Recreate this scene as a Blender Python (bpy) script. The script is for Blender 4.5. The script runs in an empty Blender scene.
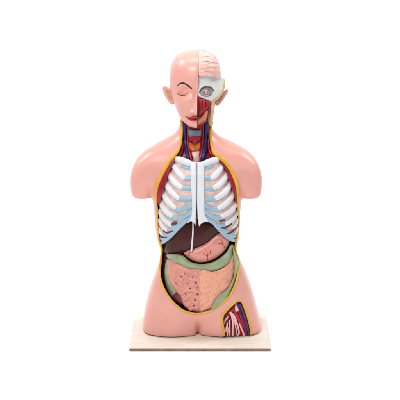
import bpy, bmesh, math, random
import numpy as np
from mathutils import Vector
from mathutils.bvhtree import BVHTree

random.seed(4); RNG = np.random.default_rng(7)
sc = bpy.context.scene
COL = sc.collection
world = bpy.data.worlds.new("World"); sc.world = world; world.use_nodes = True

# ------------------------------------------------------------------ camera
ZB = 0.012                      # top of the base board
TH = 0.265                      # camera looks down by this angle
F = 1055.0                      # focal length in photo pixels (400 wide)
CAM = np.array([0.0, -0.14 - 2.95, ZB + 1.265])
FW = np.array([0, math.cos(TH), -math.sin(TH)]); UP = np.array([0, math.sin(TH), math.cos(TH)]); RT = np.array([1.0, 0, 0])
cd = bpy.data.cameras.new("camera"); cam = bpy.data.objects.new("camera", cd); COL.objects.link(cam)
cam.location = CAM; cam.rotation_euler = (math.pi/2 - TH, 0, 0)
cd.sensor_width = 36; cd.lens = F/400*36; cd.clip_end = 100; cd.clip_start = 0.05
sc.camera = cam

def P(px, py, Y):
    """the world point at depth Y seen at photo pixel (px, py); works on arrays"""
    px = np.asarray(px, float); py = np.asarray(py, float); Y = np.asarray(Y, float)
    px, py, Y = np.broadcast_arrays(px, py, Y)
    d = FW[None]*F + (px.ravel()-200)[:, None]*RT[None] + (200-py.ravel())[:, None]*UP[None]
    t = (Y.ravel()-CAM[1])/d[:, 1]
    return CAM[None] + d*t[:, None]
def proj(V):
    r = V - CAM[None]; w = r@FW
    return 200 + F*(r@RT)/w, 200 - F*(r@UP)/w

# ------------------------------------------------------------------ materials
def lin(c):
    return tuple(((x/255)/12.92 if x/255 <= .04045 else ((x/255+.055)/1.055)**2.4) for x in c)
MATS = {}
def mat(name, c, rough=.35, var=.06, scale=40, bump=.0, bscale=300, c2=None, spec=.5, coat=0.0, sss=0.0):
    m = bpy.data.materials.new(name); m.use_nodes = True
    nt = m.node_tree; b = nt.nodes['Principled BSDF']
    b.inputs['Roughness'].default_value = rough
    b.inputs['Specular IOR Level'].default_value = spec
    b.inputs['Coat Weight'].default_value = coat; b.inputs['Coat Roughness'].default_value = .12
    if sss:
        b.inputs['Subsurface Weight'].default_value = sss
        b.inputs['Subsurface Radius'].default_value = (.01, .004, .003); b.inputs['Subsurface Scale'].default_value = .5
    tc = nt.nodes.new('ShaderNodeTexCoord')
    n = nt.nodes.new('ShaderNodeTexNoise'); n.inputs['Scale'].default_value = scale; n.inputs['Detail'].default_value = 5
    nt.links.new(tc.outputs['Object'], n.inputs['Vector'])
    r = nt.nodes.new('ShaderNodeValToRGB')
    a = np.array(lin(c)); bb = np.array(lin(c2)) if c2 else a*(1-2.2*var)
    r.color_ramp.elements[0].position = .35; r.color_ramp.elements[1].position = .62
    r.color_ramp.elements[0].color = (*np.clip(bb, 0, 1), 1); r.color_ramp.elements[1].color = (*a, 1)
    nt.links.new(n.outputs['Fac'], r.inputs['Fac']); nt.links.new(r.outputs['Color'], b.inputs['Base Color'])
    mr = nt.nodes.new('ShaderNodeMapRange'); mr.inputs['To Min'].default_value = rough*.8; mr.inputs['To Max'].default_value = min(1, rough*1.25)
    nt.links.new(n.outputs['Fac'], mr.inputs['Value']); nt.links.new(mr.outputs['Result'], b.inputs['Roughness'])
    if bump:
        n2 = nt.nodes.new('ShaderNodeTexNoise'); n2.inputs['Scale'].default_value = bscale; n2.inputs['Detail'].default_value = 4
        nt.links.new(tc.outputs['Object'], n2.inputs['Vector'])
        bp = nt.nodes.new('ShaderNodeBump'); bp.inputs['Strength'].default_value = bump; bp.inputs['Distance'].default_value = .002
        nt.links.new(n2.outputs['Fac'], bp.inputs['Height']); nt.links.new(bp.outputs['Normal'], b.inputs['Normal'])
    MATS[name] = m
    return m
mat('skin', (232,167,155), .3, .03, 9, .05, 260, spec=.5, sss=.06)
mat('skin_tan', (206,150,112), .45, .08, 60)
mat('fat', (226,172,56), .36, .05, 60, .08, 200)
mat('muscle', (166,20,44), .4, .2, 60, .3, 160)
mat('thigh_bed', (128,16,40), .42, .15, 60, .2, 160)
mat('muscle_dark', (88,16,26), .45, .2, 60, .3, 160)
mat('muscle_pink', (212,84,98), .4, .15, 90)
mat('bone', (226,228,234), .34, .03, 30, .06, 200)
mat('plate', (226,229,226), .45, .04, 40, .08, 200)
mat('cartilage', (158,188,206), .36, .06, 50)
mat('intercostal', (232,200,190), .4, .10, 60, .15, 200)
mat('liver', (72,22,18), .12, .15, 30, .0, 200, coat=0, spec=.28)
mat('stomach', (226,150,138), .3, .07, 40, .1, 160)
mat('bowel', (226,152,136), .34, .08, 60, .15, 200)
mat('omentum', (236,172,138), .38, .14, 90, .3, 180, c2=(228,152,134))
mat('colon', (158,172,136), .36, .10, 50, .12, 200)
mat('caecum', (118,42,58), .34, .15, 60)
mat('vein', (28,44,112), .34, .15, 60)
mat('vein_purple', (104,40,96), .36, .15, 60)
mat('artery', (196,24,40), .34, .12, 60)
mat('vessel', (176,44,54), .4, .1, 60)
mat('larynx', (116,150,168), .4, .1, 60)
mat('gland', (200,104,40), .4, .2, 80, .3, 200)
mat('trachea', (226,196,186), .36, .06, 60)
mat('temple', (226,196,142), .42, .08, 60)
mat('jaw', (220,138,84), .4, .12, 80)
mat('nerve', (236,194,192), .36, .06, 60)
mat('lip', (172,22,40), .3, .08, 60, spec=.6)
mat('brow', (38,20,20), .5, .1, 60)
mat('eyelid', (224,150,135), .4, .05, 60)
mat('lash', (120,64,54), .5, .1, 60)
mat('brain', (238,192,180), .38, .06, 50, .2, 120)
mat('brain_vessel', (230,172,160), .4, .05, 50)
mat('socket_inner', (164,156,152), .45, .2, 90)
mat('socket', (92,84,86), .45, .2, 90)
mat('eye', (216,168,164), .2, .08, 90)
mat('eyeball', (196,188,184), .3, .1, 90)
mat('iris', (122,92,92), .25, .1, 90)
mat('dark', (30,22,28), .4, .1, 60)
mat('board_edge', (150,120,104), .6, .15, 60)
mat('backdrop', (250,250,250), .9, 0.0, 3)
# plywood top of the board: pale, with long faint grain
def board_mat():
    m = bpy.data.materials.new('board_top'); m.use_nodes = True; nt = m.node_tree; b = nt.nodes['Principled BSDF']
    tc = nt.nodes.new('ShaderNodeTexCoord'); mp = nt.nodes.new('ShaderNodeMapping'); mp.inputs['Scale'].default_value = (3, 60, 3)
    n = nt.nodes.new('ShaderNodeTexNoise'); n.inputs['Scale'].default_value = 4; n.inputs['Detail'].default_value = 6
    r = nt.nodes.new('ShaderNodeValToRGB'); r.color_ramp.elements[0].color = (*lin((226,214,200)), 1); r.color_ramp.elements[1].color = (*lin((236,228,217)), 1)
    r.color_ramp.elements[0].position = .35; r.color_ramp.elements[1].position = .65
    nt.links.new(tc.outputs['Object'], mp.inputs['Vector']); nt.links.new(mp.outputs['Vector'], n.inputs['Vector'])
    nt.links.new(n.outputs['Fac'], r.inputs['Fac']); nt.links.new(r.outputs['Color'], b.inputs['Base Color'])
    b.inputs['Roughness'].default_value = .5; MATS['board_top'] = m
board_mat()

# ------------------------------------------------------------------ object helpers
ORIGIN = Vector((0, 0.045, ZB))
def link(name, me, parent=None, label=None, smooth=True):
    o = bpy.data.objects.new(name, me); COL.objects.link(o)
    if smooth:
        for p in me.polygons: p.use_smooth = True
    if parent is not None:
        o.parent = parent           # every parent of the torso sits at ORIGIN or is a child of it with no offset
        me.transform(__import__('mathutils').Matrix.Translation(-ORIGIN))
    if label: o['label'] = label
    return o
def mesh(name, V, Fc, m, mi=None, extra=()):
    me = bpy.data.meshes.new(name); me.from_pydata([tuple(map(float, v)) for v in V], [], [tuple(map(int, f)) for f in Fc])
    me.materials.append(MATS[m])
    for e in extra: me.materials.append(MATS[e])
    if mi is not None: me.polygons.foreach_set('material_index', mi)
    me.update()
    return me
def fix_normals(me):
    bm = bmesh.new(); bm.from_mesh(me); bmesh.ops.remove_doubles(bm, verts=bm.verts, dist=1e-6)
    bmesh.ops.dissolve_degenerate(bm, edges=bm.edges, dist=1e-6)
    bmesh.ops.recalc_face_normals(bm, faces=bm.faces); bm.to_mesh(me); bm.free(); return me

def catmull(pts, n=8, closed=False):
    pts = np.asarray(pts, float); N = len(pts); out = []
    rng = range(N if closed else N-1)
    for i in rng:
        if closed: p0, p1, p2, p3 = pts[(i-1) % N], pts[i], pts[(i+1) % N], pts[(i+2) % N]
        else: p0, p1, p2, p3 = pts[max(i-1, 0)], pts[i], pts[i+1], pts[min(i+2, N-1)]
        for t in np.arange(n)/n:
            out.append(.5*((2*p1)+(-p0+p2)*t+(2*p0-5*p1+4*p2-p3)*t*t+(-p0+3*p1-3*p2+p3)*t**3))
    if not closed: out.append(pts[-1])
    return np.array(out)

def interp(x, xs, ys): return np.interp(x, xs, ys)
def sstep(x, a, b):
    t = np.clip((np.asarray(x, float)-a)/(b-a), 0, 1); return t*t*(3-2*t)

def loft(rows, seg=160, disp=None, cap=True):
    """rows: list of (z, xl, xr, yf, yb, exponent) in metres; closed superellipse rings"""
    V = []; Fc = []
    th = np.linspace(0, 2*math.pi, seg, endpoint=False)
    for (z, xl, xr, yf, yb, ex) in rows:
        c, s = np.cos(th), np.sin(th)
        x = (xl+xr)/2 + (xr-xl)/2*np.sign(c)*np.abs(c)**(2/ex)
        y = (yf+yb)/2 + (yb-yf)/2*np.sign(s)*np.abs(s)**(2/ex)
        V.append(np.stack([x, y, np.full(seg, z)], 1))
    V = np.concatenate(V)
    n = len(rows)
    for i in range(n-1):
        for j in range(seg):
            k = (j+1) % seg
            Fc.append((i*seg+j, i*seg+k, (i+1)*seg+k, (i+1)*seg+j))
    if cap:
        Fc.append(tuple(range(seg))); Fc.append(tuple(range((n-1)*seg, n*seg)))
    if disp is not None: V = disp(V)
    return V, Fc

def evaluate(o):
    dg = bpy.context.evaluated_depsgraph_get(); dg.update()
    return bpy.data.meshes.new_from_object(o.evaluated_get(dg))
def bvh_of(me):
    return BVHTree.FromPolygons([v.co.copy() for v in me.vertices], [tuple(p.vertices) for p in me.polygons])
def ray(bvh, px, py):
    d = FW*F + (px-200)*RT + (200-py)*UP
    h = bvh.ray_cast(Vector(CAM), Vector(d).normalized())
    return h[0], h[1]
def surf(bvh, cx=196.0, off=0.0, extra=0.003):
    """depth Y of a mesh seen at each pixel; past its edge the depth carries on backwards"""
    cache = {}
    def f(px, py):
        px = np.asarray(px, float); py = np.asarray(py, float); px, py = np.broadcast_arrays(px, py)
        out = np.empty(px.size)
        for i, (a, b) in enumerate(zip(px.ravel(), py.ravel())):
            k = (round(a, 2), round(b, 2))
            if k not in cache:
                y = None; n = 0; aa = a
                while y is None and n < 60:
                    h, _ = ray(bvh, aa, b)
                    if h is not None: y = h.y + extra*n
                    else:
                        aa += .4 if a < cx else -.4; n += 1
                cache[k] = .05 if y is None else y
            out[i] = cache[k]
        return out.reshape(px.shape) + off
    return f
def const(Y): return lambda px, py: np.full(np.broadcast_arrays(np.asarray(px, float), np.asarray(py, float))[0].shape, Y)

def pillow(name, outline, depth, bulge, m, parent, step=.6, fall=None, back=.006, smooth_pts=6, relief=None, label=None, edge=0.0, sq=True):
    """a rounded solid with a traced outline: its front swells by BULGE over FALL pixels from the edge"""
    poly = catmull(outline, smooth_pts, True) if smooth_pts else np.asarray(outline, float)
    x0, y0 = poly.min(0)-step; x1, y1 = poly.max(0)+step
    nx = int((x1-x0)/step)+2; ny = int((y1-y0)/step)+2
    X, Y = np.meshgrid(x0+np.arange(nx)*step, y0+np.arange(ny)*step)
    pts = np.stack([X.ravel(), Y.ravel()], 1)
    A = poly; B = np.roll(poly, -1, 0)
    ins = np.zeros(len(pts), bool); best = np.full(len(pts), 1e9); near = np.zeros_like(pts)
    for a, b in zip(A, B):
        cond = (a[1] > pts[:, 1]) != (b[1] > pts[:, 1])
        with np.errstate(divide='ignore', invalid='ignore'):
            xi = (b[0]-a[0])*(pts[:, 1]-a[1])/(b[1]-a[1])+a[0]
        ins ^= cond & (pts[:, 0] < xi)
        ab = b-a; L = ab@ab
        t = np.clip(((pts-a)@ab)/max(L, 1e-9), 0, 1); q = a+t[:, None]*ab; d = np.hypot(*(pts-q).T)
        w = d < best; best[w] = d[w]; near[w] = q[w]
    d = np.where(ins, best, 0); pos = np.where(ins[:, None], pts, near)
    fl = fall or max(d.max(), 1e-6)
    tt = np.clip(d/fl, 0, 1)
    h = bulge*(np.sqrt(1-(1-tt)**2) if sq else tt*tt*(3-2*tt))
    insg = ins.reshape(ny, nx)
    cell = insg[:-1, :-1] | insg[1:, :-1] | insg[:-1, 1:] | insg[1:, 1:]
    used = np.zeros((ny, nx), bool)
    used[:-1, :-1] |= cell; used[1:, :-1] |= cell; used[:-1, 1:] |= cell; used[1:, 1:] |= cell
    idx = -np.ones(ny*nx, int); u = np.flatnonzero(used.ravel()); idx[u] = np.arange(len(u))
    p = pos[u]; D = depth(p[:, 0], p[:, 1]); hh = h[u] + edge
    if relief is not None: hh = hh + relief(p[:, 0], p[:, 1])*np.clip(d[u]/1.2, 0, 1)
    Vf = P(p[:, 0], p[:, 1], D-hh); Vb = P(p[:, 0], p[:, 1], D+back); N = len(u)
    Fc = []; ec = {}
    for i, j in zip(*np.nonzero(cell)):
        q = [idx[i*nx+j], idx[i*nx+j+1], idx[(i+1)*nx+j+1], idx[(i+1)*nx+j]]
        Fc.append(tuple(q)); Fc.append(tuple(N+k for k in reversed(q)))
        for k in range(4):
            e = (q[k], q[(k+1) % 4])
            if (e[1], e[0]) in ec: ec.pop((e[1], e[0]))
            else: ec[e] = 1
    for a, b in ec: Fc.append((b, a, N+a, N+b))
    me = fix_normals(mesh(name, np.concatenate([Vf, Vb]), Fc, m))
    return link(name, me, parent, label)

def tube_mesh(pts, rw, rd, seg=14, round_ends=True, view=None):
    """swept ellipse along world points: half-width rw across the view, rd towards it"""
    pts = np.asarray(pts, float); n = len(pts)
    rw = np.broadcast_to(np.asarray(rw, float), (n,)).copy(); rd = np.broadcast_to(np.asarray(rd, float), (n,)).copy()
    T = np.gradient(pts, axis=0); T /= np.linalg.norm(T, axis=1)[:, None]+1e-12
    if round_ends:
        a = np.array([1.0, .92, .72, .42, .08])
        off = np.sqrt(np.maximum(1-a**2, 0))
        h0 = [(pts[0]-T[0]*rd[0]*o, rw[0]*k, rd[0]*k, T[0]) for o, k in zip(off[:0:-1], a[:0:-1])]
        h1 = [(pts[-1]+T[-1]*rd[-1]*o, rw[-1]*k, rd[-1]*k, T[-1]) for o, k in zip(off[1:], a[1:])]
        pts = np.array([q[0] for q in h0]+list(pts)+[q[0] for q in h1])
        rw = np.array([q[1] for q in h0]+list(rw)+[q[1] for q in h1]); rd = np.array([q[2] for q in h0]+list(rd)+[q[2] for q in h1])
        T = np.array([q[3] for q in h0]+list(T)+[q[3] for q in h1])
    V = []; th = np.linspace(0, 2*math.pi, seg, endpoint=False)
    vd = FW if view is None else np.asarray(view, float)
    for p, t, a, b in zip(pts, T, rw, rd):
        s = np.cross(t, vd); ln = np.linalg.norm(s); s = s/ln if ln > 1e-6 else RT
        nrm = np.cross(s, t)
        V.append(p+np.outer(np.cos(th)*a, s)+np.outer(np.sin(th)*b, nrm))
    n = len(pts); Fc = []
    for i in range(n-1):
        for j in range(seg):
            k = (j+1) % seg; Fc.append((i*seg+j, i*seg+k, (i+1)*seg+k, (i+1)*seg+j))
    Fc.append(tuple(range(seg))[::-1]); Fc.append(tuple(range((n-1)*seg, n*seg)))
    return np.concatenate(V), Fc
PX = 0.00301
def tube(name, line, depth, rw, m, parent, rd=None, off=0.0, n=6, label=None, closed=False, seg=14):
    """tube drawn along a pixel polyline at the given depth function; rw in photo pixels (number or list along the line)"""
    line = np.asarray(line, float)
    rwl = np.broadcast_to(np.asarray(rw, float), (len(line),))
    c = catmull(np.column_stack([line, rwl]), n, closed)
    pts = P(c[:, 0], c[:, 1], depth(c[:, 0], c[:, 1])+off)
    w = np.maximum(c[:, 2], .05)*PX; d = w*(rd if rd else 1.0)
    V, Fc = tube_mesh(pts, w, d, seg)
    if closed:
        V, Fc = tube_mesh(pts, w, d, seg, round_ends=False); Fc = Fc[:-2]; k = len(pts)
        Fc += [((k-1)*seg+j, (k-1)*seg+(j+1) % seg, (j+1) % seg, j) for j in range(seg)]
    me = fix_normals(mesh(name, V, Fc, m))
    return link(name, me, parent, label)
def join_meshes(parts):
    V = []; Fc = []; k = 0
    for v, f in parts:
        V.append(np.asarray(v)); Fc += [tuple(i+k for i in q) for q in f]; k += len(v)
    return np.concatenate(V), Fc

# ================================================================== setting: white studio sweep
prof = [(-6.0, .0040), (2.2, .0040)] + [(2.2+1.3*math.sin(a), .004+1.3-1.3*math.cos(a)) for a in np.linspace(.08, math.pi/2, 20)] + [(3.5, 5.0)]
V = []; Fc = []
for x in (-6, 6):
    V += [(x, y, z) for y, z in prof]
for i in range(len(prof)-1): Fc.append((i, i+1, len(prof)+i+1, len(prof)+i))
bd = link('backdrop', mesh('backdrop', V, Fc, 'backdrop')); bd['kind'] = 'structure'

# ================================================================== base board
bw = .213; bdp = .14
bm = bmesh.new(); bmesh.ops.create_cube(bm, size=1)
for v in bm.verts: v.co = Vector((v.co.x*2*bw, v.co.y*2*bdp, (v.co.z+.5)*(ZB-.0044)+.0044))
bmesh.ops.bevel(bm, geom=list(bm.edges), offset=.0012, segments=2, affect='EDGES')
me = bpy.data.meshes.new('base_board'); bm.to_mesh(me); bm.free()
me.materials.append(MATS['board_top']); me.materials.append(MATS['board_edge'])
for p in me.polygons: p.material_index = 0 if p.normal.z > .8 else 1
board = link('base_board', me, smooth=False)
board['label'] = 'flat cream rectangular board with a thin brown edge lying under the torso model'; board['category'] = 'base board'

# ================================================================== torso
torso = bpy.data.objects.new('anatomical_torso', None); COL.objects.link(torso); torso.location = ORIGIN
torso['label'] = 'pink armless anatomical torso model with half its face cut away, white ribs and open belly'
torso['category'] = 'anatomical model'

YC = .04
T = np.array([  # py, left, right, front, back, exponent
 (110,184,208,.022,.108,2.1),(118,181.5,210,.016,.112,2.1),(125,179.8,211,.012,.116,2.1),(131,177.6,213,.008,.12,2.1),(136,173.5,217,.004,.124,2.1),
 (141,165,225,-.002,.13,2.2),(146,155,237,-.010,.134,2.3),(151,149,244,-.02,.138,2.4),(158,147,246,-.034,.144,2.5),
 (168,147,246,-.048,.148,2.5),(180,149,244.5,-.058,.15,2.5),(195,152,242,-.066,.15,2.5),(210,154.2,240.4,-.070,.148,2.5),
 (225,155.3,239.8,-.070,.145,2.5),(238,157.4,238.8,-.067,.14,2.5),(248,160.6,236.4,-.062,.138,2.5),(259,159.6,239.8,-.06,.137,2.5),
 (270,156.4,244.8,-.06,.138,2.6),(284,151.3,250.2,-.060,.14,2.8),(296,147.8,253.6,-.058,.142,3.0),(310,144.6,257.6,-.055,.142,3.4),(322,143,260.3,-.052,.142,4.6)])
tt = np.linspace(0, len(T)-1, 150)
Ts = catmull(T, 8); rows = []
for r in Ts:
    py, l, rr, yf, yb, ex = r
    a = P([l, rr], [py, py], YC)
    if a[0, 2] > ZB+.012: rows.append((a[0, 2], a[0, 0], a[1, 0], yf, yb, ex))
zl, xl, xr, yf, yb, ex = rows[-1]
for k, ins in ((.010, 0), (.005, .001), (.0022, .003), (.0008, .006)): rows.append((ZB+k, xl-.001+ins, xr+.001-ins, yf+ins, yb-ins, 5.0))
def trunk_disp(V):
    px, py = proj(V); front = sstep(.05-V[:, 1], 0, .06)
    g = np.exp(-((px-197.8)/10)**2)*sstep(py, 314, 334)*.008
    # groins: two shallow grooves running up and out from the middle
    for sgn in (-1, 1):
        gx = (px-197.5)*sgn; yy = 330-gx*.55
        g += .004*np.exp(-((py-yy)/7)**2)*sstep(gx, 4, 16)*(1-sstep(gx, 40, 54))
    # thighs swell forward, waist hollows at the side of the belly
    for cx in (169, 227): g -= .008*np.exp(-((px-cx)/17)**2)*sstep(py, 300, 330)
    V = V.copy(); V[:, 1] += g*front
    return V
Vt, Ft = loft(rows, 220, trunk_disp)
def stub(sign):
    A = np.array([(196.6,134.2,151.5,-.006,.066),(195.8,132.6,152.6,-.011,.072),(192.5,131.3,153.6,-.015,.078),(185,130.3,155,-.017,.082),(176,130.5,157,-.018,.085),(167,132.8,159.5,-.017,.088),
                  (160,136.6,162,-.014,.09),(154,142.2,164.5,-.010,.092),(149.5,149,167,-.006,.09),(146.5,156,168,.01,.08)])
    A = catmull(A, 6); R = []
    for py, l, r, yf, yb in A:
        if sign > 0: l, r = 392.4-r, 392.4-l
        a = P([l, r], [py, py], .03); R.append((a[0, 2], a[0, 0], a[1, 0], yf, yb, 2.4))
    return loft(R, 120)
Vb, Fb = join_meshes([(Vt, Ft), stub(-1), stub(1)])
tmp = bpy.data.objects.new('tmp', fix_normals(mesh('tmp', Vb, Fb, 'skin'))); COL.objects.link(tmp)
md = tmp.modifiers.new('r', 'REMESH'); md.mode = 'VOXEL'; md.voxel_size = .0038; md.use_smooth_shade = True
ms = tmp.modifiers.new('s', 'SMOOTH'); ms.iterations = 26; ms.factor = .5
body_me = evaluate(tmp); bpy.data.objects.remove(tmp)
co = np.empty(len(body_me.vertices)*3); body_me.vertices.foreach_get('co', co); co = co.reshape(-1, 3)
_px, _py = proj(co)
_e = np.empty(len(body_me.edges)*2, int); body_me.edges.foreach_get('vertices', _e); _e = _e.reshape(-1, 2)
_deg = np.bincount(_e.ravel(), minlength=len(co)).astype(float)[:, None]
_u = np.abs(_px-196.2)
_w = (sstep(_u, 22, 32)*(1-sstep(_u, 52, 62))*sstep(_py, 138, 150)*(1-sstep(_py, 176, 192))*sstep(.045-co[:, 1], 0, .04))[:, None]*.9
for _ in range(110):
    _a = np.stack([np.bincount(_e[:, 0], co[_e[:, 1], k], len(co))+np.bincount(_e[:, 1], co[_e[:, 0], k], len(co)) for k in range(3)], 1)/_deg
    co = co + (_a-co)*_w
co[:, 1] += sstep(.04-co[:, 1], 0, .05)*(np.exp(-np.abs((_px-197.8)/2.4)**1.5)*sstep(_py, 319, 335)*.026)
body_me.vertices.foreach_set('co', co.ravel()); body_me.update()
BODY = bvh_of(body_me); Ybody = surf(BODY)

OPEN = [(183.5,118),(181.8,130),(181,140),(179,149),(174,155.5),(169,161.5),(163,172),(158.4,181.5),(156.4,189),(156.2,198),(157,210),(157.6,225),(158.9,239.5),(161.6,248.5),(161,259),(159.8,272),
        (161,281),(165,291),(172,301),(181.5,309.5),(191,313),(200.5,313.5),(210,311),(219,305.5),(228,298),(234,288),(237.6,277),(239.2,265),(237,256),(235.5,247.5),(237.6,234),(238.9,220),
        (238.2,208),(237.6,197),(237.4,188),(235.4,179.5),(231,170),(225.2,162),(220,157.6),(214.5,153),(211.6,145),(210.4,132),(209.5,118)]
WIN = [(237,301.5),(241.3,301.8),(244.5,308),(248,318),(251,330),(252.5,343),(224,343),(223.8,333),(222.6,323),(223.2,315),(229.5,307.5)]
def prism(poly, near, back):
    n = len(poly); A = P(poly[:, 0], poly[:, 1], near); B = P(poly[:, 0], poly[:, 1], back)
    Fc = [(i, (i+1) % n, n+(i+1) % n, n+i) for i in range(n)]+[tuple(range(n))[::-1], tuple(range(n, 2*n))]
    return np.concatenate([A, B]), Fc
open_c = catmull(OPEN, 5, True); win_c = catmull(WIN, 3, True)
def cut(me, V, Fc):
    o = bpy.data.objects.new('tmp', me); COL.objects.link(o)
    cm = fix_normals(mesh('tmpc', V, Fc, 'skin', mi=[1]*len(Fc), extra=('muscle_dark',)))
    c = bpy.data.objects.new('tmpc', cm); COL.objects.link(c)
    b = o.modifiers.new('b', 'BOOLEAN'); b.operation = 'DIFFERENCE'; b.object = c; b.solver = 'EXACT'
    r = evaluate(o); bpy.data.objects.remove(o); bpy.data.objects.remove(c); return r
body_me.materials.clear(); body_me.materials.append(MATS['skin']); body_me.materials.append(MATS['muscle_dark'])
dep = np.where(open_c[:, 1] < 300, .055, .03)
n_ = cut(body_me.copy(), *prism(open_c, np.full(len(open_c), -.3), np.full(len(open_c), .058)))
wy = np.full(len(win_c), -.012)
n_ = cut(n_, *prism(win_c, np.full(len(win_c), -.3), wy))
skin = link('body', n_, torso)

# yellow fat edge running round each opening
def rim(poly, rw, rd, name, closed=True, off=-.0005):
    c = catmull(np.column_stack([poly, np.broadcast_to(rw, (len(poly),))]), 6, closed)
    Y = Ybody(c[:, 0], c[:, 1])
    for _ in range(3): Y = (np.roll(Y, 1)+Y*2+np.roll(Y, -1))/4 if closed else Y
    pts = P(c[:, 0], c[:, 1], Y+off)
    V, Fc = tube_mesh(pts, c[:, 2]*PX, c[:, 2]*PX*rd, 12, round_ends=not closed)
    if closed:
        Fc = Fc[:-2]; k = len(pts); Fc += [((k-1)*12+j, (k-1)*12+(j+1) % 12, (j+1) % 12, j) for j in range(12)]
    return link(name, fix_normals(mesh(name, V, Fc, 'fat')), torso)
rw = []
for x, y in OPEN:
    if y < 150: w = 1.35
    elif y < 192: w = 2.0
    elif y < 245: w = .9
    else: w = 1.15
    rw.append(w)
rim(OPEN, np.array(rw), .7, 'fat_rim')
WL = [(224.0,335.2),(223.6,330),(222.4,323),(223.0,315),(229.5,307.5),(237,301.5),(241.3,301.8),(244.8,308),(248.2,318),(250.6,328),(251.6,335.2)]
rim(WL, np.array([1.3]*5+[.7,.7]+[1.2]*4), .7, 'fat_rim', closed=False)

# ------------------------------------------------------------------ neck
Yn = lambda px, py: .040 + .00002*(np.asarray(px, float)-196)**2 - .034*sstep(py, 138, 160)
pillow('neck_muscle', [(184,116),(208,116),(209.5,132),(210.6,145),(215,155),(219,160),(196,166),(172,161),(176,155),(180.5,146),(182,132)], Yn, .006, 'muscle', torso, back=.01)
for line, w in (([(184.4,120),(183.6,132),(182.5,144),(179,153),(174,159)], [1.2,1.6,2.2,3,3]), ([(207.6,120),(208,132),(209.5,145),(213,153),(218,159)], [1.2,1.6,2.2,3,3])):
    tube('neck_muscle', line, Yn, w, 'muscle', torso, off=-.008, rd=.7)
tube('neck_muscle', [(190,124),(191,135),(191.5,147),(193,156)], Yn, 2.4, 'muscle', torso, off=-.008)
tube('neck_muscle', [(200.5,122),(200,135),(199.6,147),(198.6,156)], Yn, 2.4, 'muscle', torso, off=-.008)
pillow('neck_muscle', [(187,121),(195,123),(202,121),(202,131),(195,132),(187.4,131)], lambda a, b: Yn(a, b)-.012, .005, 'muscle', torso, step=.5)
tube('trachea', [(195.8,151.5),(196,155),(196.6,163)], Yn, 3.4, 'trachea', torso, off=-.012)
tube('jugular_vein', [(184.4,120),(184.6,130),(185.4,143),(187.2,153),(188.8,162)], Yn, [1.9,1.9,2,2,1.6], 'vein', torso, off=-.014)
tube('jugular_vein', [(206.8,118),(206.2,130),(205.4,143),(204.2,153),(201.6,161)], Yn, [1.7,1.9,2.2,2.4,2], 'vein', torso, off=-.014)
tube('carotid_artery', [(187.6,124),(187.8,135),(188.4,146),(190.4,156),(192,162)], Yn, [1,1,1.1,1.3,1.3], 'artery', torso, off=-.013)
tube('carotid_artery', [(203.4,122),(203,135),(202.4,146),(201,156),(199.6,161)], Yn, [.9,.9,1,1.2,1.2], 'artery', torso, off=-.013)
tube('carotid_artery', [(208.6,139),(208.8,147),(210.6,153),(214,158)], Yn, 1.3, 'artery', torso, off=-.014)
tube('carotid_artery', [(182.6,141),(182.4,148),(180.4,154),(177,158)], Yn, 1.2, 'artery', torso, off=-.014)
pillow('larynx', [(188.3,129.4),(191,129.4),(194.6,130),(198.4,129.6),(201,129.6),(201.2,132),(201,135.4),(198,136.2),(194.6,136),(191,136.2),(188.4,135.4),(188.2,132)], lambda a, b: Yn(a, b)-.020, .007, 'larynx', torso, step=.4, fall=1.6)
pillow('larynx_muscle', [(188.6,135.6),(194.6,135.8),(201,135.6),(200.4,140.8),(197.4,142.4),(194.8,145.2),(192.2,142.4),(189,140.8)], lambda a, b: Yn(a, b)-.0205, .005, 'muscle', torso, step=.4)
pillow('thyroid_gland', [(188.8,141.6),(192,143),(194.8,144.4),(197.6,143),(200.2,141.6),(200.4,147),(198.4,151),(195,151.8),(191.4,151),(189,147)], lambda a, b: Yn(a, b)-.020, .007, 'gland', torso, step=.4)
pillow('trachea', [(192,151),(199,151),(198.6,156),(197.6,160),(195.6,161),(193.6,159.5)], lambda a, b: Yn(a, b)-.018, .004, 'trachea', torso, step=.4)

# ------------------------------------------------------------------ chest
PYS = [155,160,165,175,190,205,222,245]
HW = lambda py: interp(py, PYS, [25,27,30,34.5,38.6,40.6,41.6,40.8])
CX = lambda py: interp(py, [160,245], [197.2,198.2])
YFr = lambda py: interp(py, PYS, [-.030,-.036,-.044,-.056,-.068,-.075,-.078,-.070])
def Yr(px, py):
    px = np.asarray(px, float); py = np.asarray(py, float)
    u = np.clip(np.abs(px-CX(py))/HW(py), 0, 1)
    return .022 + (YFr(py)-.022)*(1-u**2.3)**.55
ribs = pillow('rib_cage', [(174,160),(184,161),(190,163),(197,165),(204,163),(210,161),(219,160),(224,167),(229.4,180),(234,195),(236.8,210),(237.2,225),(237.4,239),(231,240),(220,231),(208,219),(197,219),(187,221),(172,234),(161,242),(159.6,238),(158.4,222),(159.4,206),(162.4,190),(167,176),(172,166)],
              lambda a, b: Yr(a, b)+.004, .003, 'intercostal', torso, fall=2, back=.012, label='white rib cage with pale blue cartilage')
# pectoral muscle showing between the ribs and the yellow edge
Ymus = lambda a, b: Ybody(a, b)+.006
pillow('chest_muscle', [(173,156.5),(169.4,161.5),(164,172),(159.4,181.5),(157.2,190),(156.8,199),(158.6,205),(161.4,197),(164.2,188),(167.4,178),(171.2,168),(175.4,160)], Ymus, .003, 'muscle', torso, back=.03, fall=1.4, edge=.002)
pillow('chest_muscle', [(218,156.6),(224.6,162.4),(230.2,170.6),(234.6,180),(236.8,188.4),(237,199),(236.2,204),(234,196),(231.8,188),(228.2,178),(224,168),(217.5,159.5)], Ymus, .003, 'muscle', torso, back=.03, fall=1.4, edge=.002)
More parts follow.
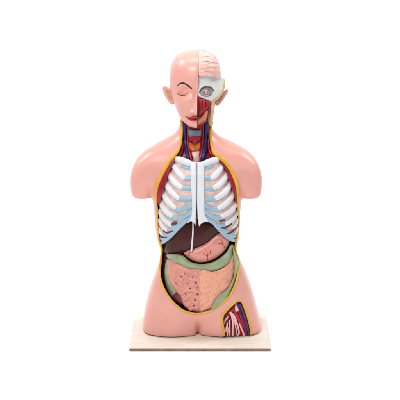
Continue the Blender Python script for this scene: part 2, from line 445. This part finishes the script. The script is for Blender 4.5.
# ribs: (white polyline, cartilage polyline)
LR = [([(174,159),(180,160),(187,162.5),(191,164)], None, 3.5),
      ([(173.6,165.6),(177,170.4),(181.4,175.6),(184,178)], [(182.5,177.4),(186,178.6),(191.5,178.6)], 3.1),
      ([(169.2,173.4),(172.4,179.5),(178,185.2),(181.4,187.4)], [(179.5,187.0),(184,188.2),(191.5,188)], 3.1),
      ([(165.8,182),(169,188.6),(174.6,194.6),(178.4,198)], [(177,197.4),(182,199),(191.5,198.4)], 3.1),
      ([(162.8,191.2),(166,197.9),(171,204),(175,207.5)], [(171.5,206.6),(178,209.6),(186,207.8),(192,205.5)], 3.1),
      ([(160.8,200.8),(163.2,206.8),(168,212.6),(172,215.5)], [(168.6,215),(175,218),(183,216.2),(192,212)], 3.1),
      ([(159.6,210.3),(161.8,215.9),(166.4,221.5),(171,225)], [(168,224.2),(174.5,226.4),(183,222.4),(192,217)], 2.6),
      ([(159.6,219.6),(161.4,224.2),(164.4,228),(166.6,230)], None, 2.3),
      ([(159,227.6),(160.2,231.2),(162.4,234.4)], None, 2.0)]
RR = [([(220.6,159),(215,160.2),(208,162.6),(203.5,164.4)], None, 3.5),
      ([(222,166),(219.4,170.6),(215,175.5),(211.6,178)], [(214,177.4),(210,178.4),(204,178.2)], 3.1),
      ([(227,174),(223.6,180),(218.4,185.4),(214,187.8)], [(216.4,187.4),(211.5,188.8),(204,188.2)], 3.1),
      ([(230.4,182.8),(227,189.2),(221.2,195),(216,198)], [(218,197.6),(212.5,199),(204,198.4)], 3.1),
      ([(233.4,192),(230,198.4),(224.4,204.5),(218.6,208)], [(222,207),(216,209.4),(209.5,207.6),(204,205)], 3.1),
      ([(235.8,201.4),(233,207.5),(227.6,213),(222,216)], [(225.6,215.6),(219,217.8),(211,215.6),(204,211)], 3.1),
      ([(237,210.8),(234.8,216),(230.4,220.8),(226,223.4)], [(228,223),(221.5,225.4),(212,221.6),(204,216)], 2.5),
      ([(236.8,219.4),(235.6,223.6),(232.8,227.2)], None, 2.2),
      ([(237.2,227.4),(236.4,230.6),(234.8,233)], None, 1.9)]
for side in (LR, RR):
    for line, cl, w in side:
        k = len(line)
        ww = [w*.82]+[w]*(k-2)+[w*.86]
        if cl is not None:
            tube('costal_cartilage', cl, Yr, [w*.88]*len(cl), 'cartilage', ribs, off=.0025, rd=.8)
        tube('rib', line, Yr, ww, 'bone', ribs, off=.001, rd=.85)
# short first cartilages under the collar bars
tube('costal_cartilage', [(182,166.2),(186,167.8),(190.5,169)], Yr, [2.0,2.4,2.4], 'cartilage', ribs, off=.004, rd=.8)
tube('costal_cartilage', [(212.5,166),(208.5,167.8),(205,169)], Yr, [2.0,2.4,2.4], 'cartilage', ribs, off=.004, rd=.8)
# lower costal margin, one blue sheet per side with dark slots
pillow('costal_margin', [(188,219),(190.5,221.5),(186,223.5),(180,229),(172.5,237),(166,242.4),(161.4,244.4),(159.4,241),(158.6,235.5),(161,233.4),(166,230),(172,226.4),(180,222.4)], lambda a, b: Yr(a, b)+.002, .005, 'cartilage', ribs, fall=2.2, back=.008)
pillow('costal_margin', [(205,218),(208,218.4),(215,222.6),(222,226.4),(229,230),(235,232.6),(237.6,233.6),(237.8,238),(236.6,241.4),(231.5,241.6),(225,237.6),(218.5,231.4),(212,224),(207.5,221)], lambda a, b: Yr(a, b)+.002, .005, 'cartilage', ribs, fall=2.2, back=.008)
for ln, w in (([(170.6,225),(173.5,223.6),(176.4,222.6)], [.7,1.4,.9]), ([(163,230.6),(167,232.6),(173,231)], [.5,1,.6]), ([(158.8,234),(162,237),(167,237.2)], [.5,1,.5]), ([(159,239),(160.6,240.6),(162.6,241)], [.5,.8,.4]),
              ([(219.6,221.8),(222,220.6),(225,220)], [.7,1.3,.7]), ([(220.8,227.4),(226,227.2),(232,223.6)], [.5,1.2,.6]), ([(227,233.6),(231.6,232),(236.6,227.4)], [.5,1.1,.5]), ([(233.6,239),(235.6,238),(237.4,236)], [.5,.9,.5])):
    tube('intercostal_slot', ln, Yr, w, 'caecum', ribs, off=-.003, rd=.5, n=5)
# sternum, two halves with the dark gap between
ste_l = [(190,161.2),(191.6,161.4),(194.6,162),(196.4,162.4),(196.8,164),(196.8,180),(196.6,205),(195.7,224.4),(194.6,223.8),(192.6,222.4),(190.4,221.4),(188.6,222.6),(187.4,223),(188.2,221),(190,218.4),(191.4,215),(192,205),(191.2,190),(190.6,175)]
ste_r = [(197.1,164),(197.4,162.4),(199,162),(202.6,161.4),(204.4,161.2),(204.4,175),(204.4,190),(204.6,205),(205,214),(206.6,218),(208.6,221),(207.6,222.2),(205.4,222),(202.8,222.8),(200.6,224.4),(198.6,225.2),(197,205),(197.1,180)]
pillow('sternum', ste_l, lambda a, b: Yr(a, b)-.004, .007, 'bone', ribs, step=.5, fall=1.6, back=.010, smooth_pts=3)
pillow('sternum', ste_r, lambda a, b: Yr(a, b)-.004, .007, 'bone', ribs, step=.5, fall=1.6, back=.010, smooth_pts=3)
tube('sternum_gap', [(196.8,164),(196.8,190),(196.5,223)], Yr, [.2,.3,.5], 'dark', ribs, off=-.003)

# ------------------------------------------------------------------ belly
def Ya(px, py):
    px = np.asarray(px, float); py = np.asarray(py, float)
    u = np.clip(np.abs(px-198.5)/42, 0, 1)
    f = interp(py, [215,240,262,285,300,316], [-.046,-.052,-.056,-.056,-.052,-.042])
    return .03 + (f-.03)*(1-u**2.6)**.6
pillow('belly_wall', [(166,236),(180,236),(200,236),(218,236),(231,238),(234.4,246),(235.6,253),(239.4,265),(237.8,277),(234,288),(228,298),(219,305.6),(210,311.2),(200.5,313.8),(191,313.2),(181.5,309.6),(172,301),(165,291),(161.8,281),(160.8,270),(161.6,256),(162.6,247)],
       lambda a, b: np.maximum(Ya(a, b), Ybody(a, b)-.0)+.030, .004, 'muscle_dark', torso, fall=3, back=.01, step=.8)
liver = pillow('liver', [(180,214),(198,212),(214,214),(224,224),(224.5,231),(218,236.5),(210,243.6),(202,248),(194,250.6),(187,252.6),(180,255),(172.5,256),(165,253.6),(161.2,248.6),(160.6,238),(168,224)], lambda a, b: Ya(a, b)+.020, .024, 'liver', torso, fall=13, back=.03, label='glossy dark brown liver')
tube('liver_ligament', [(193,222),(193,230),(192.4,240),(191.4,250.6)], lambda a, b: Ya(a, b)-.0055, [.8,.8,.9,1.0], 'bone', liver)
st = pillow('stomach', [(222,231),(228.4,236.5),(229.4,242.6),(226.6,248.6),(221,254.6),(214,259.2),(206,262),(198.6,262.4),(192,260.4),(187,257),(183.4,253.4),(187,250),(196,247),(206,242),(215,234.5)], lambda a, b: Ya(a, b)+.018, .022, 'stomach', torso, fall=8, back=.02, label='smooth pink stomach with fine red vessels')
Yst = surf(BVHTree.FromPolygons([v.co+ORIGIN for v in st.data.vertices], [tuple(p.vertices) for p in st.data.polygons]), cx=208)
for ln in ([(208,261),(207.4,257.5),(207.6,254.6),(206.6,251.6)], [(207.4,257),(205,254.6),(203.4,253.4)], [(207.6,255.6),(210,253.4),(210.6,250.8)], [(224.6,247.6),(222.6,244.6),(221,243.6)], [(222.6,244.6),(222.4,241.6),(220.4,239.8)], [(221.6,243.8),(218.8,243.4)], [(188,256),(189.6,253.4),(191,252.4)]):
    tube('blood_vessel', ln, Yst, .32, 'vessel', st, off=-.0003, n=5, seg=8)
col_n = lambda a, b: .0016*np.sin(np.asarray(b)*1.9+np.sin(np.asarray(a)*.09)*3)*np.exp(-((np.asarray(a)-176)/14)**2)
colon = pillow('transverse_colon', [(166.6,254.4),(170,253.6),(176,254),(182,255),(186.4,258.4),(191,261.8),(199,263.8),(207,263.4),(214,261.2),(221,257),(226.6,251.6),(230.4,245),(233,244),(234.4,249),(233,256),(229,263.6),(222,269),(213,272.4),(203,273.2),(192,271),(184,268.4),(177,265.4),(171.4,261.4),(167.4,257.8)], lambda a, b: Ya(a, b)+.008, .016, 'colon', torso, fall=5.2, back=.02, relief=col_n, label='grey green transverse colon')
pillow('colon_mesentery', [(233,248),(236.4,256),(239.4,265),(238.4,276.4),(235,287.4),(229.4,296.6),(222.4,304),(216.4,309),(211,310),(217,297),(226.4,290),(232.4,280),(234.6,268)], lambda a, b: Ya(a, b)-.012, .008, 'colon', torso, fall=2.0, back=.02)
pillow('ascending_colon', [(167.4,259),(171,262),(170.4,272),(173,283),(178,293),(177,299),(172,297.4),(167.2,289),(164.6,278),(165,266)], lambda a, b: Ya(a, b)+.014, .013, 'colon', torso, fall=3.2, back=.02)
pillow('caecum', [(172,297),(175,293.4),(179,292.4),(182.4,296),(184.8,301.6),(183.6,304.4),(179.4,304),(175,301)], lambda a, b: Ya(a, b)+.004, .008, 'caecum', torso, fall=3, step=.4)
Yd = lambda a, b: Ya(a, b)+.004-.012*np.clip(1-((np.asarray(a, float)-201)/33)**2, 0, 1)*np.clip(1-((np.asarray(b, float)-284)/30)**2, 0, 1)
def coil_relief(px, py):
    a = np.asarray(px, float); b = np.asarray(py, float)
    q = a+2.2*np.sin(b*.22+1)+1.4*np.sin(b*.5); r = b+2.4*np.sin(a*.21+.5)+1.2*np.sin(a*.47+2)
    return 0.0002*np.sin(q*.9)+.0002*np.sin(r*1.0)
gut = pillow('small_intestine', [(169.4,259.6),(178,264.6),(188,268.4),(204,272.8),(204,312),(193,311.4),(186.4,308.4),(182.8,304),(180,296),(174,289.6),(169.8,279.6),(167.8,269)], lambda a, b: Yd(a, b)+.002, .008, 'bowel', torso, fall=2, back=.02, relief=coil_relief, smooth_pts=4, label='pink coiled small intestine dotted with dark vessels')
Yg = lambda a, b: Yd(a, b)-.0045
coils = [([(171.2,262),(170.4,272),(173.6,282),(178.8,288)], 2.4), ([(176.4,268.6),(175.2,275.6),(178.4,282),(183,285.4)], 2.4), ([(176.6,265.6),(184,268.8),(191,271.8),(197.2,273.4)], 2.6),
         ([(181,273.6),(186,275.6),(190.6,278.4),(197.2,279)], 2.6), ([(181.4,279),(185.6,281.6),(191,284),(197.2,284.6)], 2.5), ([(182.4,293),(186,289.4),(191.6,289.8),(197.2,290.2)], 2.6),
         ([(185.8,298.8),(188.6,295),(193,295.4),(197.2,295.8)], 2.6), ([(187.4,304.4),(191,300.8),(197.2,301.4)], 2.6), ([(190.4,308.6),(194,306.6),(197.2,306.8)], 2.3)]
for ln, w in coils: tube('coil', ln, Yg, w*1.08, 'bowel', gut, off=.0036, rd=1.0)
dots = [(184.4,274),(183.6,280),(195.6,283),(192.6,277),(185.4,294),(197.4,294.4),(184.8,300.6),(195.2,300.2),(176,283.4),(190,288.4),(197.6,287.8),(193.6,306),(187.6,283.4),(181.4,276.4)]
for i, (x, y) in enumerate(dots):
    a = random.uniform(0, 3.14); l = random.uniform(.4, 1.2)
    tube('blood_vessel', [(x-l*math.cos(a), y-l*math.sin(a)*.7), (x, y), (x+l*math.cos(a+.5), y+l*math.sin(a+.5)*.7)], Yg, [.25, random.uniform(.5,.85), .2], 'vein_purple' if i % 2 else 'socket', gut, off=-.0035, n=4, seg=8)
def om_relief(px, py):
    a = np.asarray(px, float); b = np.asarray(py, float)
    return .0022*np.sin(a*.55+np.sin(b*.35)*1.6)*np.sin(b*.5+np.sin(a*.3)*1.4)+.0008*np.sin(a*1.3+b*.8)*np.sin(b*1.5-a*.4)
pillow('omentum', [(200.2,272.2),(212,272),(222,268.6),(229,263),(234,253.6),(236.6,262),(235.8,273.6),(233.2,284.4),(227.2,293.6),(219.6,301),(212,308.2),(206,311.6),(200.2,312.6)], lambda a, b: Yd(a, b)-.0042, .0035, 'omentum', torso, fall=3, back=.02, relief=om_relief, smooth_pts=4, label='orange pink fatty apron over the bowel')

# ------------------------------------------------------------------ thigh window
Yw = lambda a, b: Ybody(a, b)+.012
win = pillow('thigh_muscle', [(237,302),(241,302.4),(244.2,309),(247.6,319),(250.6,331),(251.4,335.6),(224.4,335.6),(223.4,325),(223.6,316),(230,308)], Yw, .003, 'thigh_bed', torso, step=.5, fall=1.5, back=.012)
pillow('thigh_muscle', [(226,313),(231,307.4),(235.6,304.4),(236.6,308.4),(233.4,312.6),(228.6,315.4),(225,317)], Yw, .007, 'muscle', torso, step=.4)
tube('thigh_muscle', [(240,304),(242.6,311),(245.4,320),(248,330),(249,336.2)], Yw, [1.6,2,2.2,2.2,2], 'vein_purple', torso, off=-.002, rd=.8)
tube('thigh_muscle', [(236.4,307.4),(239.6,314),(242.6,322),(245,330),(246,336.2)], Yw, [1.4,1.9,2.2,2.2,2], 'muscle', torso, off=-.002, rd=.8)
pillow('thigh_muscle', [(238,302.6),(241,303),(242,306.6),(240,308),(237.6,306)], Yw, .006, 'vein', torso, step=.4)
tube('femoral_artery', [(232.6,309.4),(236,314),(239.4,321),(242,329),(243.4,336.2)], Yw, [1.2,1.6,1.5,1.4,1.2], 'artery', torso, off=-.006, rd=.8)
tube('femoral_vein', [(238.6,308),(241.4,315),(244,323),(246.4,331),(247.4,336.2)], Yw, [.6,.7,.7,.7,.6], 'vein', torso, off=-.007, rd=.8)
for ln, w in (([(230,318),(230.8,326),(231.2,335.6)], 1.0), ([(234.8,322),(234.8,330),(235,335.6)], .9), ([(238.4,320),(240.6,328),(241.2,335.6)], 1.1), ([(226.6,321),(226.4,328),(226.2,335.6)], .9)):
    tube('thigh_muscle', ln, Yw, w, 'muscle', torso, off=-.003, rd=.8)
N_ = [([(230.4,312.6),(232.2,316),(232.8,323),(233,330),(232.8,335.6)], [1.5,1.4,.9,.8,.7]), ([(231,313),(234.4,317),(236.6,322.6),(238.4,328.6),(239,333.6),(237.4,335.4)], [1.4,1.3,1,.9,.8,.6]),
      ([(234.4,318),(235.2,324),(236.4,330),(237.2,335)], [.8,.7,.6,.6]), ([(239,322.6),(240.8,327),(242.8,331.6),(244.2,335.4)], [.4,.8,.9,1.0]), ([(229.6,320),(229.4,326),(229.8,331),(229.8,335.6)], [.5,.7,.7,.6]),
      ([(228,322.6),(226.6,327),(225.8,332)], [.4,.8,.7]), ([(227.4,324.6),(228,330),(227.6,335.4)], [.4,.6,.5])]
for ln, w in N_: tube('nerve', ln, Yw, w, 'nerve', torso, off=-.008, rd=.8)
pillow('tendon', [(223.8,321),(226,317.4),(228.6,315.4),(228.4,318.6),(226,321.4),(224.6,325.6)], Yw, .006, 'nerve', torso, step=.35)
pillow('tendon', [(235.2,303.6),(237,305.4),(239.4,309.4),(237.6,311.6),(234.8,313),(234.6,310)], lambda a, b: Yw(a, b)-.003, .006, 'nerve', torso, step=.35)

# ------------------------------------------------------------------ head
HC = 195.6; HY = .045
H = np.array([(50.6,0,.05,.05),(50.75,4.8,.02,.075),(51.7,10.0,.0,.094),(53.7,14.9,-.018,.112),(56,18.9,-.032,.126),(59.4,21.5,-.043,.137),(64,23.9,-.052,.145),(69.2,25.2,-.057,.149),(74,26,-.060,.15),
              (80,26.2,-.061,.148),(86,25.6,-.060,.143),(92,24.4,-.059,.136),(98,22.6,-.058,.125),(104,20.4,-.057,.108),(109,18.2,-.056,.088),(113,16,-.055,.066),(116.5,13.2,-.053,.045),(119.5,9.6,-.050,.02),(121.4,6,-.044,-.005),(122.3,2.5,-.036,-.018),(122.5,0,-.028,-.028)])
def smoothbump(px, py, cx, cy, sx, sy): return np.exp(-((px-cx)/sx)**2-((py-cy)/sy)**2)
def face_disp(V):
    V = V.copy(); px, py = proj(V)
    fr = sstep(-V[:, 1], -.02, .02)
    mx = 197.2; u = np.abs(px-mx)                 # both sides alike about the middle
    d = np.zeros(len(V))
    # nose: ridge widening to the tip and wings
    hwid = interp(py, [86,94,104,110,115], [3.2,2.7,3.2,4.2,4.2])
    hgt = interp(py, [84,88,92,98,104,109,112,113.6,115.4], [.001,.003,.006,.012,.020,.029,.029,.017,.0])
    d += hgt*np.exp(-np.abs(u/hwid)**2.2)
    d += .0135*smoothbump(u, py, 6.0, 111.4, 2.4, 2.4)
    # eye socket and closed lid
    d -= .0145*smoothbump(u, py, 12.5, 92.3, 8, 5.2)
    d -= .004*smoothbump(u, py, 4.6, 92.5, 2.6, 4.5)
    d += .0100*smoothbump(u, py, 14.0, 93.0, 5.4, 3.2)
    d -= .0016*np.exp(-((py-(89.4+.022*(u-14)**2))/.9)**2)*np.exp(-((u-14)/5.5)**2)
    d -= .0014*np.exp(-((py-(95.2-.03*(u-14)**2))/.8)**2)*np.exp(-((u-14)/5.5)**2)
    # brow ridge
    d += .0030*np.exp(-((py-(84.6+.03*(u-12)**2*.6))/2.6)**2)*np.exp(-((u-12)/9)**2)
    # cheek, philtrum, lips, chin
    d += .0065*smoothbump(u, py, 16, 102.5, 6.5, 5)
    d -= .0048*smoothbump(u, py, 13.5, 112, 4.5, 5)
    d -= .0025*np.exp(-((u-(8.6+(py-112)*.55))/1.6)**2)*sstep(py, 108, 112)*(1-sstep(py, 115, 119))
    d += .0060*np.exp(-((py-118)/5.5)**2)*np.exp(-(u/11)**2)
    d += .0030*np.exp(-((py-117.4)/.9)**2)*np.exp(-((u-2.5)/6.5)**2)
    d += .0036*np.exp(-((py-120)/1.0)**2)*np.exp(-((u-1)/6.5)**2)
    d -= .0030*np.exp(-((py-118.9+.012*u*u)/.6)**2)*np.exp(-(u/10)**2)
    d -= .0028*np.exp(-((py-122.4)/1.2)**2)*np.exp(-(u/7)**2)
    d += .0060*smoothbump(u, py, 0, 126, 6, 2.8)
    V[:, 1] -= d*fr
    return V
def head_rows(scale=1.0, fin=0.0, nf=10, top=1.0):
    Hs = catmull(H, nf); R = []
    for py, hw, yf, yb in Hs:
        hw = max(hw, .02); k = scale*float(interp(py, [76, 86], [top, 1.0])); qy = py+(1-top)*28*float(interp(py, [48, 76], [1, 0])); a = P([HC-hw*k, HC+hw*k], [qy, qy], HY); sh = (1-k)*(yb-yf)/2
        R.append((a[0, 2], a[0, 0], a[1, 0], yf+fin+(sh if top < 1 else 0), yb-fin-(sh if top < 1 else 0), 2.15))
    return R
def subdiv_rows(R, m):
    R = np.array(R); 
    return [tuple(r) for r in R]
Vh, Fh = loft(head_rows(nf=14), 300, face_disp)
hd_me = fix_normals(mesh('head', Vh, Fh, 'skin'))
HEAD = bvh_of(hd_me); Yh = surf(HEAD, HC)
# keep the skin on the viewer's left of the cut and behind; the front right quarter is taken off
SPX = 198.2
def head_cutter():
    pts = np.array([(199.3,36),(240,36),(240,135),(197.2,135),(197.2,100),(198.5,74)])
    return prism(pts, np.full(6, -.3), np.full(6, .075))
head_me = cut(hd_me.copy(), *head_cutter())
head_me.materials.clear(); head_me.materials.append(MATS['skin']); head_me.materials.append(MATS['skin'])
head = link('head', head_me, torso, 'bald head, one half skin with a closed eye, the other half dissected')
# inner half: everything below the skin on the cut side
def inner_disp(V):
    V = V.copy(); px, py = proj(V)
    V[:, 1] += .012*sstep(py, 96, 104)*sstep(.02-V[:, 1], 0, .05)
    return V
Vi, Fi = loft(head_rows(.955, .004, 12, .90), 220, inner_disp)
ih = fix_normals(mesh('cheek_muscle', Vi, Fi, 'muscle'))
def keep_right(me):
    bm = bmesh.new(); bm.from_mesh(me)
    q = P([SPX-2.2], [80], -.05)[0]
    g = bmesh.ops.bisect_plane(bm, geom=list(bm.verts)+list(bm.edges)+list(bm.faces), plane_co=(q[0], 0, 0), plane_no=(1, 0, 0), clear_inner=True)
    bmesh.ops.holes_fill(bm, edges=[e for e in bm.edges if e.is_boundary], sides=0)
    bmesh.ops.recalc_face_normals(bm, faces=bm.faces); bm.to_mesh(me); bm.free(); return me
INN = bvh_of(ih); Yi = surf(INN, HC)
link('cheek_muscle', keep_right(ih), head)
# brain dome with its folds
def brain_relief(px, py):
    a = np.asarray(px, float); b = np.asarray(py, float)
    return .0008*np.sin(b*1.5+1.3*np.sin(a*.42)+.12*(a-199))*(.6+.4*np.sin(a*.5+b*.2))
brain = pillow('brain', [(199.3,50.6),(203,50.9),(208,52.2),(213,55.4),(217,60.2),(219.5,65.4),(220.4,70),(220.4,77.4),(212,77),(205,76),(198.7,75.4),(199,60)], lambda a, b: Yh(a, b)+.003, .004, 'brain', head, step=.45, fall=1.5, relief=brain_relief, smooth_pts=4, back=.012)
Ybr = lambda a, b: Yh(a, b)-.0012
for ln in ([(200,66.6),(205,67.8),(210,66.6),(216,68.4)], [(202,62.4),(207,61.2),(212,62.6),(215.6,62)], [(200.4,58.0),(205,56.2),(210,57)], [(203,72),(209,71),(214,73),(219,72)], [(206,67),(208,63.4),(212.6,62.6),(217.6,63.4)]):
    tube('brain_fold', ln, Ybr, [.2,.4,.4,.2][:len(ln)], 'brain_vessel', brain, n=6, seg=8)
# skull plate: stands out beyond the head at the temple
def Ypl(a, b):
    a = np.asarray(a, float); y = Yi(np.minimum(a, 213.5), b)
    return y+np.maximum(a-213.5, 0)*.0042-.003
plate = pillow('skull_plate', [(198.6,74.0),(205,74.6),(212,75.8),(219,77),(223.4,77.9),(225.3,78.4),(225.3,80.4),(224.9,84),(223.2,89.4),(219.6,95),(215,99.4),(211.4,101),(206,99.4),(201,97.4),(197.6,95),(197.9,85)], Ypl, .003, 'plate', head, step=.45, fall=1.2, back=.010, smooth_pts=4)
pillow('temple_edge', [(224.2,79),(225.4,80),(225,87),(222.8,93),(218.6,98.4),(214.6,101.4),(214.2,99.4),(218.4,95.4),(221.6,90),(222.8,84)], lambda a, b: Ypl(a, b)-.0005, .004, 'temple', head, step=.4, fall=1.0, smooth_pts=4)
eye = pillow('eye_socket', [(200.2,93.4),(201.4,90),(204.4,87.8),(208,87.4),(211.4,89),(213,91.4),(212.4,93.4),(210.6,95.8),(207.4,97.2),(203.4,96.6),(200.8,95.6)], lambda a, b: Ypl(a, b)-.003, .0012, 'socket_inner', plate, step=.35, fall=1)
def disc(name, cx, cy, r, off, bulge, m, par):
    a = np.linspace(0, 2*math.pi, 16, endpoint=False)
    return pillow(name, np.column_stack([cx+r*np.cos(a), cy+r*np.sin(a)*1.02]), lambda p, q: Ypl(p, q)-off, bulge, m, par, step=.3, smooth_pts=2)
disc('eyeball', 206.2, 93.0, 3.2, .0035, .006, 'eyeball', plate)
disc('iris', 206.2, 92.9, 2.3, .0085, .0018, 'iris', plate)
disc('lens', 206.3, 92.8, 1.5, .0098, .002, 'eye', plate)
tube('brow_bone', [(199.6,92.4),(201,89.6),(204.2,87.2),(208,86.8),(211.6,88.4),(213.6,91)], Ypl, [.6,.9,1,1,.9,.5], 'socket', plate, off=-.003, rd=.7)
disc('screw_hole', 209.6, 77.4, .5, .003, .0008, 'cartilage', plate)
# cheek: muscle strands, pale band, jaw
for ln, w, m in (([(200,100),(200.4,108),(199,116)], [1.6,2.2,1.4], 'muscle'), ([(203.4,100),(203.4,107),(200.6,114)], [1.2,1.9,1.2], 'artery'), ([(206.6,100.4),(206.4,107),(203.4,114.4)], [1.2,1.7,1.2], 'muscle'),
                 ([(202.4,99.4),(204.4,101),(208,101.6)], [.6,1.1,.8], 'muscle_pink'), ([(203.2,102.4),(203,105),(202,107)], [.5,1.0,.4], 'muscle_pink'), ([(199.4,99),(202,99.8),(205,99.4)], [.5,1,.5], 'muscle_pink')):
    tube('face_muscle', ln, Yi, w, m, head, off=-.002, rd=.7)
tube('face_edge', [(212.2,100),(212,108),(211,116),(210.2,124),(209.8,131)], Yi, [2.6,2.5,2.3,1.9,1.2], 'temple', head, off=.001, rd=.8)
tube('facial_vein', [(208.2,107),(207.8,113),(207.6,119),(207.4,124)], Yi, [.5,.8,.8,.8], 'dark', head, off=-.003)
jaw = pillow('jaw_bone', [(197.6,119.4),(201,117),(204.6,113.4),(207.4,110),(207.6,115.6),(205.4,119.6),(202,122.4),(198.4,124.4),(197.4,124.4)], lambda a, b: Yi(a, b)-.004, .006, 'jaw', head, step=.4)
pillow('mouth_muscle', [(197.6,116),(200.6,115.6),(201.4,117),(199,118.6),(197.4,119)], lambda a, b: Yi(a, b)-.004, .003, 'muscle_dark', head, step=.35)
# painted brow, closed lid, lips
tube('eyebrow', [(176.6,87.4),(178.4,85),(181,83.3),(184,83.1),(187.4,84.6),(190.2,86.8),(191.9,88.4)], Yh, [.3,.65,.85,.95,1.05,1.1,.7], 'brow', head, off=.0006, rd=.4, n=8, seg=10)
pillow('eyelid', [(177.2,92.6),(179,90.6),(182,89.8),(185.4,90.2),(188,92),(188,93.6),(185.6,95),(182.8,95.3),(179.6,94.5)], Yh, .0012, 'eyelid', head, step=.35, back=.002, fall=2)
tube('lash_line', [(177,93.2),(179.6,94.7),(182.8,95.5),(185.6,95.2),(187.8,94.2)], Yh, [.3,.55,.65,.55,.3], 'lash', head, off=.0005, rd=.5, n=8, seg=10)
pillow('lip', [(184.2,115.9),(187.4,116.5),(190.8,116.7),(194.2,115.9),(197.2,116.8),(197.2,118.7),(192,118.4),(187.4,117.3)], Yh, .0022, 'lip', head, step=.35, smooth_pts=5, back=.003, edge=.0003)
pillow('lip', [(185.6,117),(188,117.9),(192,118.8),(197.2,119.1),(197.2,121.0),(194.2,121.4),(190.6,120.7),(187.6,118.8)], Yh, .003, 'lip', head, step=.35, smooth_pts=5, back=.003, edge=.0003)
# ears
def ear(outline, inner, Y, fold, cx):
    e = pillow('ear', outline, Y, .007, 'skin', head, step=.4, fall=1.7, back=.010, relief=fold)
    pillow('ear_hollow', inner, lambda a, b: Y(a, b)-.0062, .0008, 'skin_tan', e, step=.4, fall=1.0, back=.002)
YeL = lambda a, b: .030+(170-np.asarray(a, float))*.0012
YeR = lambda a, b: .034+(np.asarray(a, float)-220)*.0012
ear([(162.6,88.4),(163.2,86.4),(165.4,85.8),(168,87.4),(170.6,88.6),(173.4,92),(174.6,98),(174.2,103),(172.2,104.6),(170,103.4),(167.6,100.4),(165.2,96.6),(163.4,92.4)],
    [(166,89.6),(168.4,90),(171.4,91.6),(173,96),(173,101),(171.4,102),(169.4,99.2),(167.2,94.8)], YeL, lambda a, b: -.0025*smoothbump(np.asarray(a), np.asarray(b), 168.6, 94.5, 2.6, 5), 168)
ear([(228.2,89.4),(227.6,93),(224.6,98),(221,103),(217.8,106),(215.8,104.6),(215.2,101),(217,98.6),(220,95),(223.6,91.6),(226.4,89.4)],
    [(224.6,93.4),(222,96.6),(219,100),(217.6,103),(219.6,101.6),(222.6,97.6)], YeR, lambda a, b: -.0025*smoothbump(np.asarray(a), np.asarray(b), 220.6, 98, 3, 4), 222)

# ================================================================== light
def area(name, loc, target, size, power, col=(1, 1, 1)):
    l = bpy.data.lights.new(name, 'AREA'); l.shape = 'RECTANGLE'; l.size, l.size_y = size; l.energy = power; l.color = col
    o = bpy.data.objects.new(name, l); COL.objects.link(o); o.location = loc
    o.rotation_euler = (Vector(target)-Vector(loc)).to_track_quat('-Z', 'Y').to_euler(); return o
area('key_softbox', (-.75, -1.75, 2.35), (0, 0, .5), (1.0, 1.0), 42, (1, .985, .97))
area('fill_softbox', (1.5, -2.0, 1.4), (0, 0, .45), (1.0, 1.4), 7, (1, .99, .98))
area('top_softbox', (0, .25, 2.7), (0, .1, 0), (1.8, 1.4), 34)
area('backdrop_lamp', (-2.6, 1.2, 3.2), (-.3, 2.6, .2), (1.6, 1.0), 62)
area('backdrop_lamp', (2.6, 1.2, 3.2), (.3, 2.6, .2), (1.6, 1.0), 62)
bg = world.node_tree.nodes['Background']; bg.inputs['Color'].default_value = (1, 1, 1, 1); bg.inputs['Strength'].default_value = .18

sc.view_settings.view_transform = 'Standard'; sc.view_settings.look = 'None'; sc.view_settings.exposure = 0; sc.view_settings.gamma = 1
sc.render.engine = 'CYCLES'; sc.cycles.use_denoising = True; sc.cycles.max_bounces = 6
